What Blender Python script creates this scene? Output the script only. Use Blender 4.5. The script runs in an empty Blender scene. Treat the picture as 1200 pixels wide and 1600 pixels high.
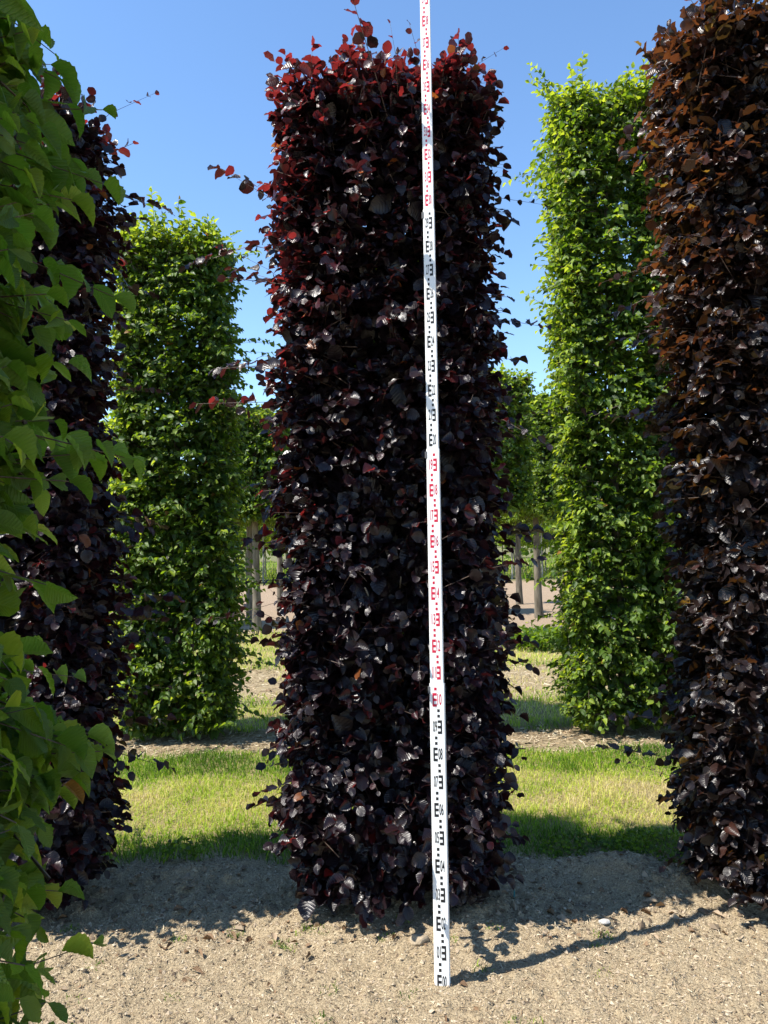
import bpy, math
import numpy as np
from mathutils import Vector, Matrix

scene = bpy.context.scene
COL = scene.collection
R = math.radians

# ------------------------------------------------------------------ camera
CAM_H, PITCH, ROLL, F_PX = 1.61, R(2.2), R(1.0), 1200.0
cam_d = bpy.data.cameras.new('camera')
cam = bpy.data.objects.new('camera', cam_d)
COL.objects.link(cam)
cam_d.sensor_fit = 'VERTICAL'
cam_d.sensor_height = 36.0
cam_d.lens = 36.0 * F_PX / 1600.0
cam_d.clip_start = 0.05
cam_d.clip_end = 2000.0
_F = Vector((0, math.cos(PITCH), math.sin(PITCH)))
_U0 = Vector((0, -math.sin(PITCH), math.cos(PITCH)))
_R0 = Vector((1, 0, 0))
_Rt = math.cos(ROLL) * _R0 - math.sin(ROLL) * _U0
_Up = math.sin(ROLL) * _R0 + math.cos(ROLL) * _U0
cam.matrix_world = Matrix(((_Rt.x, _Up.x, -_F.x, 0), (_Rt.y, _Up.y, -_F.y, 0),
                           (_Rt.z, _Up.z, -_F.z, CAM_H), (0, 0, 0, 1)))
scene.camera = cam

# ------------------------------------------------------------------ world, sun, exposure
SUN_EL, SUN_AZ = R(55), R(17)          # azimuth: from the left, a little behind the camera
sun_dir = Vector((-math.cos(SUN_AZ) * math.cos(SUN_EL), -math.sin(SUN_AZ) * math.cos(SUN_EL), math.sin(SUN_EL)))
world = bpy.data.worlds.new('World')
scene.world = world
world.use_nodes = True
wn, wl = world.node_tree.nodes, world.node_tree.links
wn.clear()
w_out = wn.new('ShaderNodeOutputWorld')
w_bg = wn.new('ShaderNodeBackground')
w_sky = wn.new('ShaderNodeTexSky')
w_sky.sky_type = 'NISHITA'
w_sky.sun_disc = False
w_sky.sun_elevation = SUN_EL
w_sky.sun_rotation = math.atan2(sun_dir.x, sun_dir.y)
w_sky.air_density = 1.0
w_sky.dust_density = 0.0
w_sky.ozone_density = 3.0
w_hs = wn.new('ShaderNodeHueSaturation')
w_hs.inputs['Saturation'].default_value = 1.08
wl.new(w_sky.outputs[0], w_hs.inputs['Color'])
wl.new(w_hs.outputs[0], w_bg.inputs[0])
w_bg.inputs[1].default_value = 0.14
wl.new(w_bg.outputs[0], w_out.inputs[0])

sun_d = bpy.data.lights.new('sun', 'SUN')
sun_d.energy = 4.8
sun_d.angle = R(0.53)
sun_d.color = (1.0, 0.945, 0.86)
sun = bpy.data.objects.new('sun', sun_d)
COL.objects.link(sun)
sun.location = sun_dir * 30
sun.rotation_euler = (-sun_dir).to_track_quat('-Z', 'Y').to_euler()

vs = scene.view_settings
vs.view_transform = 'Standard'
vs.look = 'None'
vs.exposure = 1.0
vs.gamma = 1.0
vs.use_curve_mapping = False
cy = scene.cycles
cy.max_bounces = 8
cy.diffuse_bounces = 4
cy.glossy_bounces = 3
cy.transmission_bounces = 4
cy.transparent_max_bounces = 4
cy.use_denoising = True
cy.sample_clamp_indirect = 6.0

# ------------------------------------------------------------------ helpers
def _hash(ix, iy, iz, seed):
    h = (ix.astype(np.int64) * 374761393 + iy.astype(np.int64) * 668265263 + iz.astype(np.int64) * 2147483647 + seed * 974634541) & 0xffffffff
    h = ((h ^ (h >> 13)) * 1274126177) & 0xffffffff
    h = ((h ^ (h >> 16)) * 2246822519) & 0xffffffff
    return ((h ^ (h >> 15)) & 0xffffff) / float(0xffffff)

def noise3(p, seed=0):
    f = np.floor(p).astype(np.int64)
    t = p - f
    t = t * t * (3 - 2 * t)
    r = 0
    for dx in (0, 1):
        for dy in (0, 1):
            for dz in (0, 1):
                w = (t[:, 0] if dx else 1 - t[:, 0]) * (t[:, 1] if dy else 1 - t[:, 1]) * (t[:, 2] if dz else 1 - t[:, 2])
                r = r + w * _hash(f[:, 0] + dx, f[:, 1] + dy, f[:, 2] + dz, seed)
    return r

def noise2(x, y, seed=0):
    p = np.stack([x.ravel(), y.ravel(), np.full(x.size, 0.37)], 1)
    return noise3(p, seed).reshape(x.shape)

def fbm2(x, y, octaves, seed=0, gain=0.5):
    a, s, tot = 1.0, 0, 0
    for o in range(octaves):
        s = s + a * noise2(x * 2 ** o + o * 17.3, y * 2 ** o - o * 9.1, seed + o)
        tot += a
        a *= gain
    return s / tot

def nrm(v):
    return v / np.maximum(np.linalg.norm(v, axis=-1, keepdims=True), 1e-9)

def smooth(a, b, x):
    t = np.clip((x - a) / (b - a), 0, 1)
    return t * t * (3 - 2 * t)

def tri_mesh(name, verts, tris, mat, uv=None, attr=None, shade_smooth=True):
    me = bpy.data.meshes.new(name)
    verts = np.ascontiguousarray(verts, np.float32).reshape(-1, 3)
    tris = np.ascontiguousarray(tris, np.int32).reshape(-1, 3)
    me.vertices.add(len(verts))
    me.vertices.foreach_set('co', verts.ravel())
    me.loops.add(tris.size)
    me.loops.foreach_set('vertex_index', tris.ravel())
    me.polygons.add(len(tris))
    me.polygons.foreach_set('loop_start', np.arange(0, tris.size, 3, dtype=np.int32))
    me.update(calc_edges=True)
    me.polygons.foreach_set('use_smooth', np.full(len(tris), shade_smooth, dtype=bool))
    if uv is not None:
        l = me.uv_layers.new(name='leaf')
        l.data.foreach_set('uv', np.ascontiguousarray(uv, np.float32)[tris.ravel()].ravel())
    if attr is not None:
        a = me.attributes.new('lc', 'FLOAT_VECTOR', 'POINT')
        a.data.foreach_set('vector', np.ascontiguousarray(attr, np.float32).ravel())
    me.materials.append(mat)
    me.validate()
    return me

def obj(name, me, parent=None, loc=(0, 0, 0)):
    o = bpy.data.objects.new(name, me)
    COL.objects.link(o)
    o.location = loc
    if parent is not None:
        o.parent = parent
    return o

def tag(o, label=None, cat=None, group=None, kind=None):
    if label: o['label'] = label
    if cat: o['category'] = cat
    if group: o['group'] = group
    if kind: o['kind'] = kind
    return o

def copy_tree(o, parent=None):
    c = o.copy()
    COL.objects.link(c)
    c.parent = parent
    for ch in list(o.children):
        copy_tree(ch, c)
    return c

def tubes(paths, radii, sides=5):
    """paths (N,K,3), radii (N,K) -> verts, tris"""
    N, K, _ = paths.shape
    tan = np.gradient(paths, axis=1)
    tan = nrm(tan)
    ref = np.where(np.abs(tan[..., 2:3]) > 0.9, np.array([1.0, 0, 0]), np.array([0, 0, 1.0]))
    a = nrm(np.cross(tan, ref))
    b = np.cross(tan, a)
    ang = np.arange(sides) * 2 * math.pi / sides
    ring = a[:, :, None, :] * np.cos(ang)[None, None, :, None] + b[:, :, None, :] * np.sin(ang)[None, None, :, None]
    v = paths[:, :, None, :] + ring * radii[:, :, None, None]
    v = v.reshape(N, K * sides, 3)
    t = []
    for k in range(K - 1):
        for s in range(sides):
            s2 = (s + 1) % sides
            p, q, r_, u = k * sides + s, k * sides + s2, (k + 1) * sides + s2, (k + 1) * sides + s
            t += [(p, q, r_), (p, r_, u)]
    for s in range(1, sides - 1):
        t.append(((K - 1) * sides, (K - 1) * sides + s, (K - 1) * sides + s + 1))
    t = np.array(t)
    tri = (t[None] + (np.arange(N) * K * sides)[:, None, None]).reshape(-1, 3)
    return v.reshape(-1, 3), tri

# ------------------------------------------------------------------ materials
def new_mat(name):
    m = bpy.data.materials.new(name)
    m.use_nodes = True
    m.node_tree.nodes.clear()
    return m, m.node_tree.nodes, m.node_tree.links

def N(nodes, t, **kw):
    n = nodes.new(t)
    for k, v in kw.items():
        setattr(n, k, v)
    return n

def mixc(nodes, links, fac, a, b):
    m = N(nodes, 'ShaderNodeMix', data_type='RGBA')
    for s, v in ((m.inputs[0], fac), (m.inputs[6], a), (m.inputs[7], b)):
        if isinstance(v, (int, float)):
            s.default_value = v
        elif isinstance(v, tuple):
            s.default_value = (*v, 1)
        else:
            links.new(v, s)
    return m.outputs[2]

def math_n(nodes, links, op, a, b=0.0, c=None):
    m = N(nodes, 'ShaderNodeMath', operation=op)
    for i, v in enumerate((a, b) if c is None else (a, b, c)):
        if isinstance(v, (int, float)):
            m.inputs[i].default_value = v
        else:
            links.new(v, m.inputs[i])
    return m.outputs[0]

def leaf_material(name, dark, light, young, t_dark, t_light, t_young, odd, rough=0.38, spec=0.5, trans=0.4, veins=9, vein_depth=0.5):
    m, n, l = new_mat(name)
    at = N(n, 'ShaderNodeAttribute', attribute_name='lc')
    sep = N(n, 'ShaderNodeSeparateXYZ')
    l.new(at.outputs['Vector'], sep.inputs[0])
    base = mixc(n, l, sep.outputs[0], dark, light)
    base = mixc(n, l, sep.outputs[1], base, young)
    base = mixc(n, l, sep.outputs[2], base, odd)
    tr = mixc(n, l, sep.outputs[0], t_dark, t_light)
    tr = mixc(n, l, sep.outputs[1], tr, t_young)
    tr = mixc(n, l, sep.outputs[2], tr, tuple(min(1, c * 1.5) for c in odd))
    uv = N(n, 'ShaderNodeUVMap', uv_map='leaf')
    su = N(n, 'ShaderNodeSeparateXYZ')
    l.new(uv.outputs[0], su.inputs[0])
    u = math_n(n, l, 'ABSOLUTE', math_n(n, l, 'SUBTRACT', su.outputs[0], 0.5))
    t = math_n(n, l, 'SUBTRACT', su.outputs[1], math_n(n, l, 'MULTIPLY', u, 0.55))
    wv = math_n(n, l, 'SINE', math_n(n, l, 'MULTIPLY', t, veins * 6.2832))
    rib = math_n(n, l, 'POWER', math_n(n, l, 'MULTIPLY_ADD', wv, 0.5, 0.5), 3.0)
    mid = math_n(n, l, 'LESS_THAN', u, 0.022)
    pale = math_n(n, l, 'MAXIMUM', math_n(n, l, 'MULTIPLY', rib, 0.16), math_n(n, l, 'MULTIPLY', mid, 0.35))
    base = mixc(n, l, pale, base, tuple(min(1, c * 1.9 + 0.02) for c in light))
    nz = N(n, 'ShaderNodeTexNoise')
    nz.inputs['Scale'].default_value = 60
    tc = N(n, 'ShaderNodeTexCoord')
    l.new(tc.outputs['Object'], nz.inputs['Vector'])
    hgt = math_n(n, l, 'ADD', math_n(n, l, 'MULTIPLY', rib, -0.7), math_n(n, l, 'MULTIPLY', nz.outputs[0], 0.5))
    bp = N(n, 'ShaderNodeBump')
    bp.inputs['Strength'].default_value = vein_depth
    bp.inputs['Distance'].default_value = 0.002
    l.new(hgt, bp.inputs['Height'])
    pb = N(n, 'ShaderNodeBsdfPrincipled')
    pb.inputs['Roughness'].default_value = rough
    pb.inputs['Specular IOR Level'].default_value = spec
    l.new(base, pb.inputs['Base Color'])
    l.new(bp.outputs[0], pb.inputs['Normal'])
    tb = N(n, 'ShaderNodeBsdfTranslucent')
    l.new(tr, tb.inputs['Color'])
    mx = N(n, 'ShaderNodeMixShader')
    mx.inputs[0].default_value = trans
    l.new(pb.outputs[0], mx.inputs[1])
    l.new(tb.outputs[0], mx.inputs[2])
    o = N(n, 'ShaderNodeOutputMaterial')
    l.new(mx.outputs[0], o.inputs[0])
    return m

def rough_material(name, c1, c2, scale=20, rough=0.8, bump=0.4, stretch=(1, 1, 1), spec=0.3, dist=0.01):
    m, n, l = new_mat(name)
    tc = N(n, 'ShaderNodeTexCoord')
    mp = N(n, 'ShaderNodeMapping')
    mp.inputs['Scale'].default_value = stretch
    l.new(tc.outputs['Object'], mp.inputs[0])
    nz = N(n, 'ShaderNodeTexNoise')
    nz.inputs['Scale'].default_value = scale
    nz.inputs['Detail'].default_value = 6
    l.new(mp.outputs[0], nz.inputs['Vector'])
    rp = N(n, 'ShaderNodeValToRGB')
    rp.color_ramp.elements[0].position = 0.35
    rp.color_ramp.elements[1].position = 0.68
    rp.color_ramp.elements[0].color = (*c1, 1)
    rp.color_ramp.elements[1].color = (*c2, 1)
    l.new(nz.outputs[0], rp.inputs[0])
    bp = N(n, 'ShaderNodeBump')
    bp.inputs['Strength'].default_value = bump
    bp.inputs['Distance'].default_value = dist
    l.new(nz.outputs[0], bp.inputs['Height'])
    pb = N(n, 'ShaderNodeBsdfPrincipled')
    pb.inputs['Roughness'].default_value = rough
    pb.inputs['Specular IOR Level'].default_value = spec
    l.new(rp.outputs[0], pb.inputs['Base Color'])
    l.new(bp.outputs[0], pb.inputs['Normal'])
    o = N(n, 'ShaderNodeOutputMaterial')
    l.new(pb.outputs[0], o.inputs[0])
    return m

def plain_material(name, col, rough=0.5, spec=0.5, metal=0.0):
    m, n, l = new_mat(name)
    tc = N(n, 'ShaderNodeTexCoord')
    nz = N(n, 'ShaderNodeTexNoise')
    nz.inputs['Scale'].default_value = 14
    nz.inputs['Detail'].default_value = 5
    l.new(tc.outputs['Object'], nz.inputs['Vector'])
    c = mixc(n, l, math_n(n, l, 'MULTIPLY', nz.outputs[0], 0.22), col, tuple(v * 0.6 for v in col))
    pb = N(n, 'ShaderNodeBsdfPrincipled')
    pb.inputs['Roughness'].default_value = rough
    pb.inputs['Specular IOR Level'].default_value = spec
    pb.inputs['Metallic'].default_value = metal
    l.new(c, pb.inputs['Base Color'])
    o = N(n, 'ShaderNodeOutputMaterial')
    l.new(pb.outputs[0], o.inputs[0])
    return m

def attr_material(name, stops, rough=0.8, trans=0.0, spec=0.2, tmul=1.6):
    """colour from lc.x through a ramp"""
    m, n, l = new_mat(name)
    at = N(n, 'ShaderNodeAttribute', attribute_name='lc')
    sep = N(n, 'ShaderNodeSeparateXYZ')
    l.new(at.outputs['Vector'], sep.inputs[0])
    rp = N(n, 'ShaderNodeValToRGB')
    cr = rp.color_ramp
    while len(cr.elements) < len(stops):
        cr.elements.new(0.5)
    for e, (p, c) in zip(cr.elements, stops):
        e.position = p
        e.color = (*c, 1)
    l.new(sep.outputs[0], rp.inputs[0])
    pb = N(n, 'ShaderNodeBsdfPrincipled')
    pb.inputs['Roughness'].default_value = rough
    pb.inputs['Specular IOR Level'].default_value = spec
    l.new(rp.outputs[0], pb.inputs['Base Color'])
    o = N(n, 'ShaderNodeOutputMaterial')
    if trans > 0:
        tb = N(n, 'ShaderNodeBsdfTranslucent')
        l.new(mixc(n, l, 1.0, rp.outputs[0], rp.outputs[0]), tb.inputs[0])
        sc_ = N(n, 'ShaderNodeVectorMath', operation='SCALE')
        sc_.inputs['Scale'].default_value = tmul
        l.new(rp.outputs[0], sc_.inputs[0])
        l.new(sc_.outputs[0], tb.inputs[0])
        mx = N(n, 'ShaderNodeMixShader')
        mx.inputs[0].default_value = trans
        l.new(pb.outputs[0], mx.inputs[1])
        l.new(tb.outputs[0], mx.inputs[2])
        l.new(mx.outputs[0], o.inputs[0])
    else:
        l.new(pb.outputs[0], o.inputs[0])
    return m

M_COPPER = leaf_material('copper_beech_leaf', (0.007, 0.005, 0.008), (0.017, 0.010, 0.014), (0.055, 0.009, 0.011),
                         (0.012, 0.003, 0.005), (0.035, 0.008, 0.006), (0.36, 0.030, 0.028), (0.32, 0.10, 0.02), rough=0.33, spec=0.65, trans=0.38, veins=7, vein_depth=0.5)
M_BRONZE = leaf_material('bronze_beech_leaf', (0.008, 0.006, 0.008), (0.020, 0.013, 0.012), (0.050, 0.018, 0.012),
                         (0.022, 0.009, 0.004), (0.09, 0.042, 0.006), (0.20, 0.058, 0.016), (0.28, 0.16, 0.02), rough=0.33, spec=0.65, trans=0.4, veins=7, vein_depth=0.5)
M_GREEN = leaf_material('hornbeam_leaf', (0.014, 0.040, 0.006), (0.078, 0.150, 0.014), (0.27, 0.36, 0.03),
                        (0.050, 0.12, 0.005), (0.27, 0.44, 0.012), (0.68, 0.78, 0.04), (0.30, 0.12, 0.03), rough=0.42, spec=0.45, trans=0.42, veins=9, vein_depth=0.5)
M_NEARGREEN = leaf_material('broad_hornbeam_leaf', (0.055, 0.115, 0.020), (0.125, 0.205, 0.030), (0.22, 0.30, 0.04),
                            (0.14, 0.30, 0.015), (0.32, 0.50, 0.025), (0.58, 0.68, 0.04), (0.30, 0.12, 0.03), rough=0.42, spec=0.5, trans=0.5, veins=11, vein_depth=1.0)
M_BARK = rough_material('grey_bark', (0.07, 0.058, 0.042), (0.19, 0.165, 0.125), scale=14, rough=0.9, bump=0.6, stretch=(1, 1, 0.25))
M_PALEBARK = rough_material('pale_bark', (0.20, 0.185, 0.15), (0.42, 0.40, 0.34), scale=10, rough=0.9, bump=0.4, stretch=(1, 1, 0.25))
M_TWIG = rough_material('twig_bark', (0.045, 0.027, 0.02), (0.12, 0.085, 0.065), scale=40, rough=0.55, bump=0.2)

# ------------------------------------------------------------------ leaf templates
def leaf_template(vs_, prof, fold=0.1, curl=0.1, wave=0.0, twist=0.0, petiole=True, seed=0):
    rg = np.random.default_rng(seed)
    P, UV, T = [(0, 0, 0)], [(0.5, 0.0)], []
    for i, (v, w) in enumerate(zip(vs_, prof)):
        for s in (-1, 0, 1):
            ww = w * (1 + (rg.uniform(-0.10, 0.10) if s else 0))
            z = fold * abs(s) * w * 2 - curl * v * v + (wave * (1 if (i + (s > 0)) % 2 else -1) if s else 0) + twist * s * w * v
            P.append((s * ww * 0.5, v + (rg.uniform(-0.02, 0.02) if s else 0), z))
            UV.append((0.5 + 0.5 * s * w, v))
    P.append((0, 1, -curl * 1.08))
    UV.append((0.5, 1.0))
    n = len(vs_)
    T += [(0, 2, 1), (0, 3, 2)]
    for i in range(n - 1):
        a, b = 1 + 3 * i, 4 + 3 * i
        T += [(a, a + 1, b + 1), (a, b + 1, b), (a + 1, a + 2, b + 2), (a + 1, b + 2, b + 1)]
    a, tip = 1 + 3 * (n - 1), 1 + 3 * n
    T += [(a, a + 1, tip), (a + 1, a + 2, tip)]
    if petiole:
        k = len(P)
        P += [(-0.012, 0.01, -0.004), (0.012, 0.01, -0.004), (0.0, -0.16, 0.02)]
        UV += [(0.5, 0.0)] * 3
        T.append((k, k + 1, k + 2))
    return np.array(P, float), np.array(UV, float), np.array(T)

BV4, BP4 = (0.10, 0.30, 0.55, 0.78, 0.93), (0.62, 0.97, 1.0, 0.74, 0.36)
BV3, BP3 = (0.2, 0.5, 0.8), (0.80, 1.0, 0.58)
BV2, BP2 = (0.28, 0.68), (0.95, 0.85)
HV6, HP6 = (0.07, 0.2, 0.38, 0.58, 0.77, 0.91), (0.55, 0.90, 1.0, 0.92, 0.62, 0.27)
def templates(vv, pp, n, seed, petiole=True, wave=0.03, curl=(0.0, 0.28), fold=(0.02, 0.24)):
    rg = np.random.default_rng(seed)
    return [leaf_template(vv, pp, rg.uniform(*fold), rg.uniform(*curl), rg.uniform(0.2, 1) * wave, rg.uniform(-0.25, 0.25), petiole, seed * 31 + i) for i in range(n)]

TPL_BEECH = templates(BV4, BP4, 8, 3, wave=0.06, curl=(-0.08, 0.3))
TPL_GREEN = templates(BV3, BP3, 6, 5, petiole=False, wave=0.02)
TPL_FAR = templates(BV2, BP2, 4, 7, petiole=False, wave=0.0)
TPL_LOW = templates((0.45,), (1.0,), 4, 11, petiole=False, wave=0.0)
_hv = np.linspace(0.05, 0.95, 11)
_hp = np.interp(_hv, (0, 0.07, 0.2, 0.38, 0.58, 0.77, 0.91, 1), (0, 0.52, 0.88, 1.0, 0.92, 0.64, 0.30, 0)) * (1 + 0.035 * np.where(np.arange(11) % 2, 1, -1))
def pleat(tp):
    P, U, F = tp
    P = P.copy()
    for i in range(11):
        P[1 + 3 * i:4 + 3 * i, 2] += 0.011 * (1 if i % 2 else -1)
    return P, U, F
TPL_NEAR = [pleat(q) for q in templates(_hv, _hp, 8, 9, wave=0.0, curl=(0.0, 0.36), fold=(0.03, 0.26))]

class Leaves:
    """a set of leaves: position, tip direction, normal, length, width, colour triple, template index"""
    def __init__(s, pos, d, n, L, W, lc, nt, rng):
        s.pos, s.L, s.W, s.lc = pos, L, W, lc
        s.d = nrm(d)
        n = n - s.d * np.sum(n * s.d, 1, keepdims=True)
        s.n = nrm(n)
        s.s = np.cross(s.d, s.n)
        s.t = rng.integers(0, nt, len(pos))
    def sel(s, m):
        c = object.__new__(Leaves)
        for k in ('pos', 'L', 'W', 'lc', 'd', 'n', 's', 't'):
            setattr(c, k, getattr(s, k)[m])
        return c
    def mesh_arrays(s, tpl):
        V, UV, A, T, off = [], [], [], [], 0
        for k, (P, U, F) in enumerate(tpl):
            m = s.t == k
            q = int(m.sum())
            if not q:
                continue
            v = s.pos[m][:, None] + s.s[m][:, None] * (P[None, :, 0:1] * s.W[m][:, None, None]) \
                + s.d[m][:, None] * (P[None, :, 1:2] * s.L[m][:, None, None]) + s.n[m][:, None] * (P[None, :, 2:3] * s.L[m][:, None, None])
            V.append(v.reshape(-1, 3))
            UV.append(np.tile(U, (q, 1)))
            A.append(np.repeat(s.lc[m], len(P), axis=0))
            T.append((F[None] + (np.arange(q) * len(P))[:, None, None]).reshape(-1, 3) + off)
            off += q * len(P)
        return np.concatenate(V), np.concatenate(T), np.concatenate(UV), np.concatenate(A)
    def cat(a, b):
        c = object.__new__(Leaves)
        for k in ('pos', 'L', 'W', 'lc', 'd', 'n', 's', 't'):
            setattr(c, k, np.concatenate([getattr(a, k), getattr(b, k)]))
        return c

def box_surface(rng, n, hx, hy, z0, z1, r, top=True):
    """points and outward normals on a rounded upright box, base open"""
    H = z1 - z0
    ar = np.array([2 * hx * H, 2 * hx * H, 2 * hy * H, 2 * hy * H, 4 * hx * hy * 1.3 if top else 0])
    f = rng.choice(5, n, p=ar / ar.sum())
    u, v = rng.uniform(-1, 1, n), rng.uniform(0, 1, n)
    P = np.zeros((n, 3))
    z = z0 + H * v
    P[:, 0] = np.where(f < 2, u * hx, np.where(f == 2, -hx, np.where(f == 3, hx, u * hx)))
    P[:, 1] = np.where(f == 0, -hy, np.where(f == 1, hy, np.where(f < 4, u * hy, (2 * v - 1) * hy)))
    P[:, 2] = np.where(f == 4, z1, z)
    q = np.stack([np.clip(P[:, 0], -hx + r, hx - r), np.clip(P[:, 1], -hy + r, hy - r), np.minimum(P[:, 2], z1 - r)], 1)
    nn = nrm(P - q)
    return q + nn * r, nn

UPV = np.array([0, 0, 1.0])

def foliage(rng, hx, hy, z0, z1, n_shoots, leaf_len, width_ratio, n_fill, young_fn, tpl_n, r=0.18, depth=0.24, prot=0.035,
            long_frac=0.04, long_len=0.18, maxp=0.42, up=0.6, out=0.7, jit=0.45, seed=0, clump=0.5, spacing=0.55, bulge=0.05, rise=0.07, tier=0.055, odd=0.004, droop=0.22, top=True, top_scale=1.0):
    """shoots that come out of a clipped column with alternate leaves along each of them (local coordinates)"""
    P, nn = box_surface(rng, int(n_shoots * 1.6), hx, hy, z0, z1, r, top)
    keep = noise3(P * np.array([5, 5, 7.0]) + seed, seed) + rng.uniform(-0.5, 0.5, len(P)) * (1 - clump) > 0.5 - 0.32 * 1
    P, nn = P[keep][:n_shoots], nn[keep][:n_shoots]
    n = len(P)
    P = P + nn * ((noise3(P * np.array([2.3, 2.3, 1.7]) + 11 + seed, seed + 5) - 0.5) * 2 * bulge + (noise3(P * np.array([6, 6, 9.0]) + 3, seed + 8) - 0.5) * bulge)[:, None]
    P = P + nn * (tier * 2 * (noise3(P * np.array([6.5, 6.5, 9.5]) + 31 + seed, seed + 13) - 0.55) + tier * (noise3(P * np.array([13, 13, 19.0]) + 7, seed + 17) - 0.5))[:, None]
    # the foot tucks in a little
    tuck = 1 - 0.14 * (1 - smooth(z0, z0 + 0.25, P[:, 2]))
    P[:, :2] *= tuck[:, None]
    pr = rng.normal(0, prot, n) + np.where(rng.uniform(0, 1, n) < long_frac, rng.exponential(long_len, n), 0)
    pr = np.minimum(pr, maxp)
    istop = nn[:, 2] > 0.6
    pr = np.where(istop, pr + rng.uniform(0, 0.09, n) * top_scale, pr)
    E = P + nn * pr[:, None]
    tang = rng.normal(0, 1, (n, 3))
    tang -= nn * np.sum(tang * nn, 1, keepdims=True)
    S = P - nn * (depth * rng.uniform(0.7, 1.25, n))[:, None] + tang * 0.085 - UPV * (rng.uniform(-0.3, 1, n) * rise)[:, None]
    S[:, 2] = np.maximum(S[:, 2], 0.05)
    E[:, 2] = np.maximum(E[:, 2], 0.03)
    Lsh = np.linalg.norm(E - S, axis=1)
    C = (S + E) / 2 + UPV * (rng.uniform(0.0, 0.09, n) * (Lsh / 0.3))[:, None]
    def curve(t):
        return S[:, None] * ((1 - t) ** 2)[..., None] + C[:, None] * (2 * t * (1 - t))[..., None] + E[:, None] * (t ** 2)[..., None]
    def tang_(t):
        return nrm((C - S)[:, None] * (2 * (1 - t))[..., None] + (E - C)[:, None] * (2 * t)[..., None])
    K = 14
    sp = leaf_len * spacing
    cnt = np.clip(np.round(Lsh * 0.8 / sp), 3, K).astype(int)
    j = np.arange(K)[None, :]
    t = 1 - j * (sp / np.maximum(Lsh, 0.05))[:, None] * rng.uniform(0.85, 1.15, (n, K))
    m = (j < cnt[:, None]) & (t > 0.1)
    t = np.clip(t, 0, 1)
    pos, tg = curve(t), tang_(t)
    side = nrm(np.cross(tg, UPV) + 1e-6)
    sgn = np.where((j + rng.integers(0, 2, n)[:, None]) % 2 == 0, 1.0, -1.0)
    phi = np.where(j == 0, rng.normal(0, 0.2, (n, K)), R(48) + rng.normal(0, 0.25, (n, K)))
    d = tg * np.cos(phi)[..., None] + side * (sgn * np.sin(phi))[..., None] + rng.normal(0, 0.16, (n, K, 3)) - UPV * (droop + rng.normal(0, 0.18, (n, K)))[..., None]
    on = np.broadcast_to(nn[:, None], d.shape) * np.array([1, 1, 0.15])
    nv = UPV * up + on * out + rng.normal(0, jit, (n, K, 3))
    # a shoot keeps one plane: shared random tilt
    nv = nv + rng.normal(0, 0.25, (n, 1, 3))
    L = leaf_len * rng.uniform(0.72, 1.22, (n, K)) * np.where(j == 0, 0.85, 1.0)
    L = L * np.where(j < 2, rng.uniform(0.75, 1.0, (n, K)), 1)
    W = L * width_ratio * rng.uniform(0.88, 1.1, (n, K))
    yo = young_fn(pos, t, np.broadcast_to(nn[:, None], d.shape), rng)
    lc = np.stack([np.clip(0.45 + 0.6 * (noise3(np.repeat(P, K, 0) * 4, seed + 21).reshape(n, K) - 0.5) + rng.normal(0, 0.28, (n, K)), 0, 1), np.clip(yo, 0, 1), np.where(rng.uniform(0, 1, (n, K)) < odd, rng.uniform(0.5, 1, (n, K)), 0)], -1)
    lv = Leaves(pos[m], d[m], nv[m], L[m], W[m], lc[m], tpl_n, rng)
    if n_fill:
        P2, n2 = box_surface(rng, n_fill, hx, hy, z0, z1, r, top)
        P2 = P2 - n2 * rng.uniform(0.06, min(hx, hy) * 0.98, n_fill)[:, None]
        P2[:, 2] = np.maximum(P2[:, 2], 0.05)
        d2 = n2 * 0.6 + rng.normal(0, 0.7, (n_fill, 3)) - UPV * 0.3
        nv2 = UPV * 0.35 + n2 * 0.9 + rng.normal(0, 0.5, (n_fill, 3))
        L2 = leaf_len * rng.uniform(1.2, 1.8, n_fill)
        lc2 = np.stack([rng.uniform(0, 0.6, n_fill), np.zeros(n_fill), np.zeros(n_fill)], 1)
        lv = Leaves.cat(lv, Leaves(P2, d2, nv2, L2, L2 * width_ratio, lc2, tpl_n, rng))
    tt = np.broadcast_to(np.linspace(0, 1, 3)[None], (n, 3))
    path = curve(tt)
    rad = np.broadcast_to(np.array([0.0026, 0.0018, 0.0009])[None], (n, 3)) * rng.uniform(0.8, 1.3, n)[:, None]
    return lv, path, rad

_Fv, _Rv, _Uv = np.array(_F), np.array(_Rt), np.array(_Up)
def project(p):
    v = p - np.array([0, 0, CAM_H])
    z = v @ _Fv
    zz = np.maximum(z, 0.05)
    return 600 + F_PX * (v @ _Rv) / zz, 800 - F_PX * (v @ _Uv) / zz, z

def join(a, b):
    if a is None:
        return b
    return tuple(np.concatenate([p, q + (len(a[0]) if i == 1 else 0)]) for i, (p, q) in enumerate(zip(a, b)))

def pick_visible(lv, origin, count, cell=9, tol=0.02):
    """the leaves that show largest in the photograph: in frame, frontmost, turned to the eye"""
    c = lv.pos + lv.d * (lv.L * 0.5)[:, None] + origin
    x, y, z = project(c)
    inside = (x > -5) & (x < 1205) & (y > -5) & (y < 1605) & (z > 0.2)
    ci = np.clip(((x + 10) // cell).astype(int), 0, 239)
    ri = np.clip(((y + 10) // cell).astype(int), 0, 239)
    buf = np.full((240, 240), 1e9)
    np.minimum.at(buf, (ri[inside], ci[inside]), z[inside])
    front = z < buf[ri, ci] + tol
    view = nrm(c - np.array([0, 0, CAM_H]))
    area = np.abs(np.sum(view * lv.n, 1)) * lv.L * lv.W / np.maximum(z, 0.1) ** 2
    score = np.where(inside & front, area, -1)
    idx = np.argsort(-score)[:count]
    idx = idx[score[idx] > 0]
    m = np.zeros(len(z), bool)
    m[idx] = True
    return m

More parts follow.
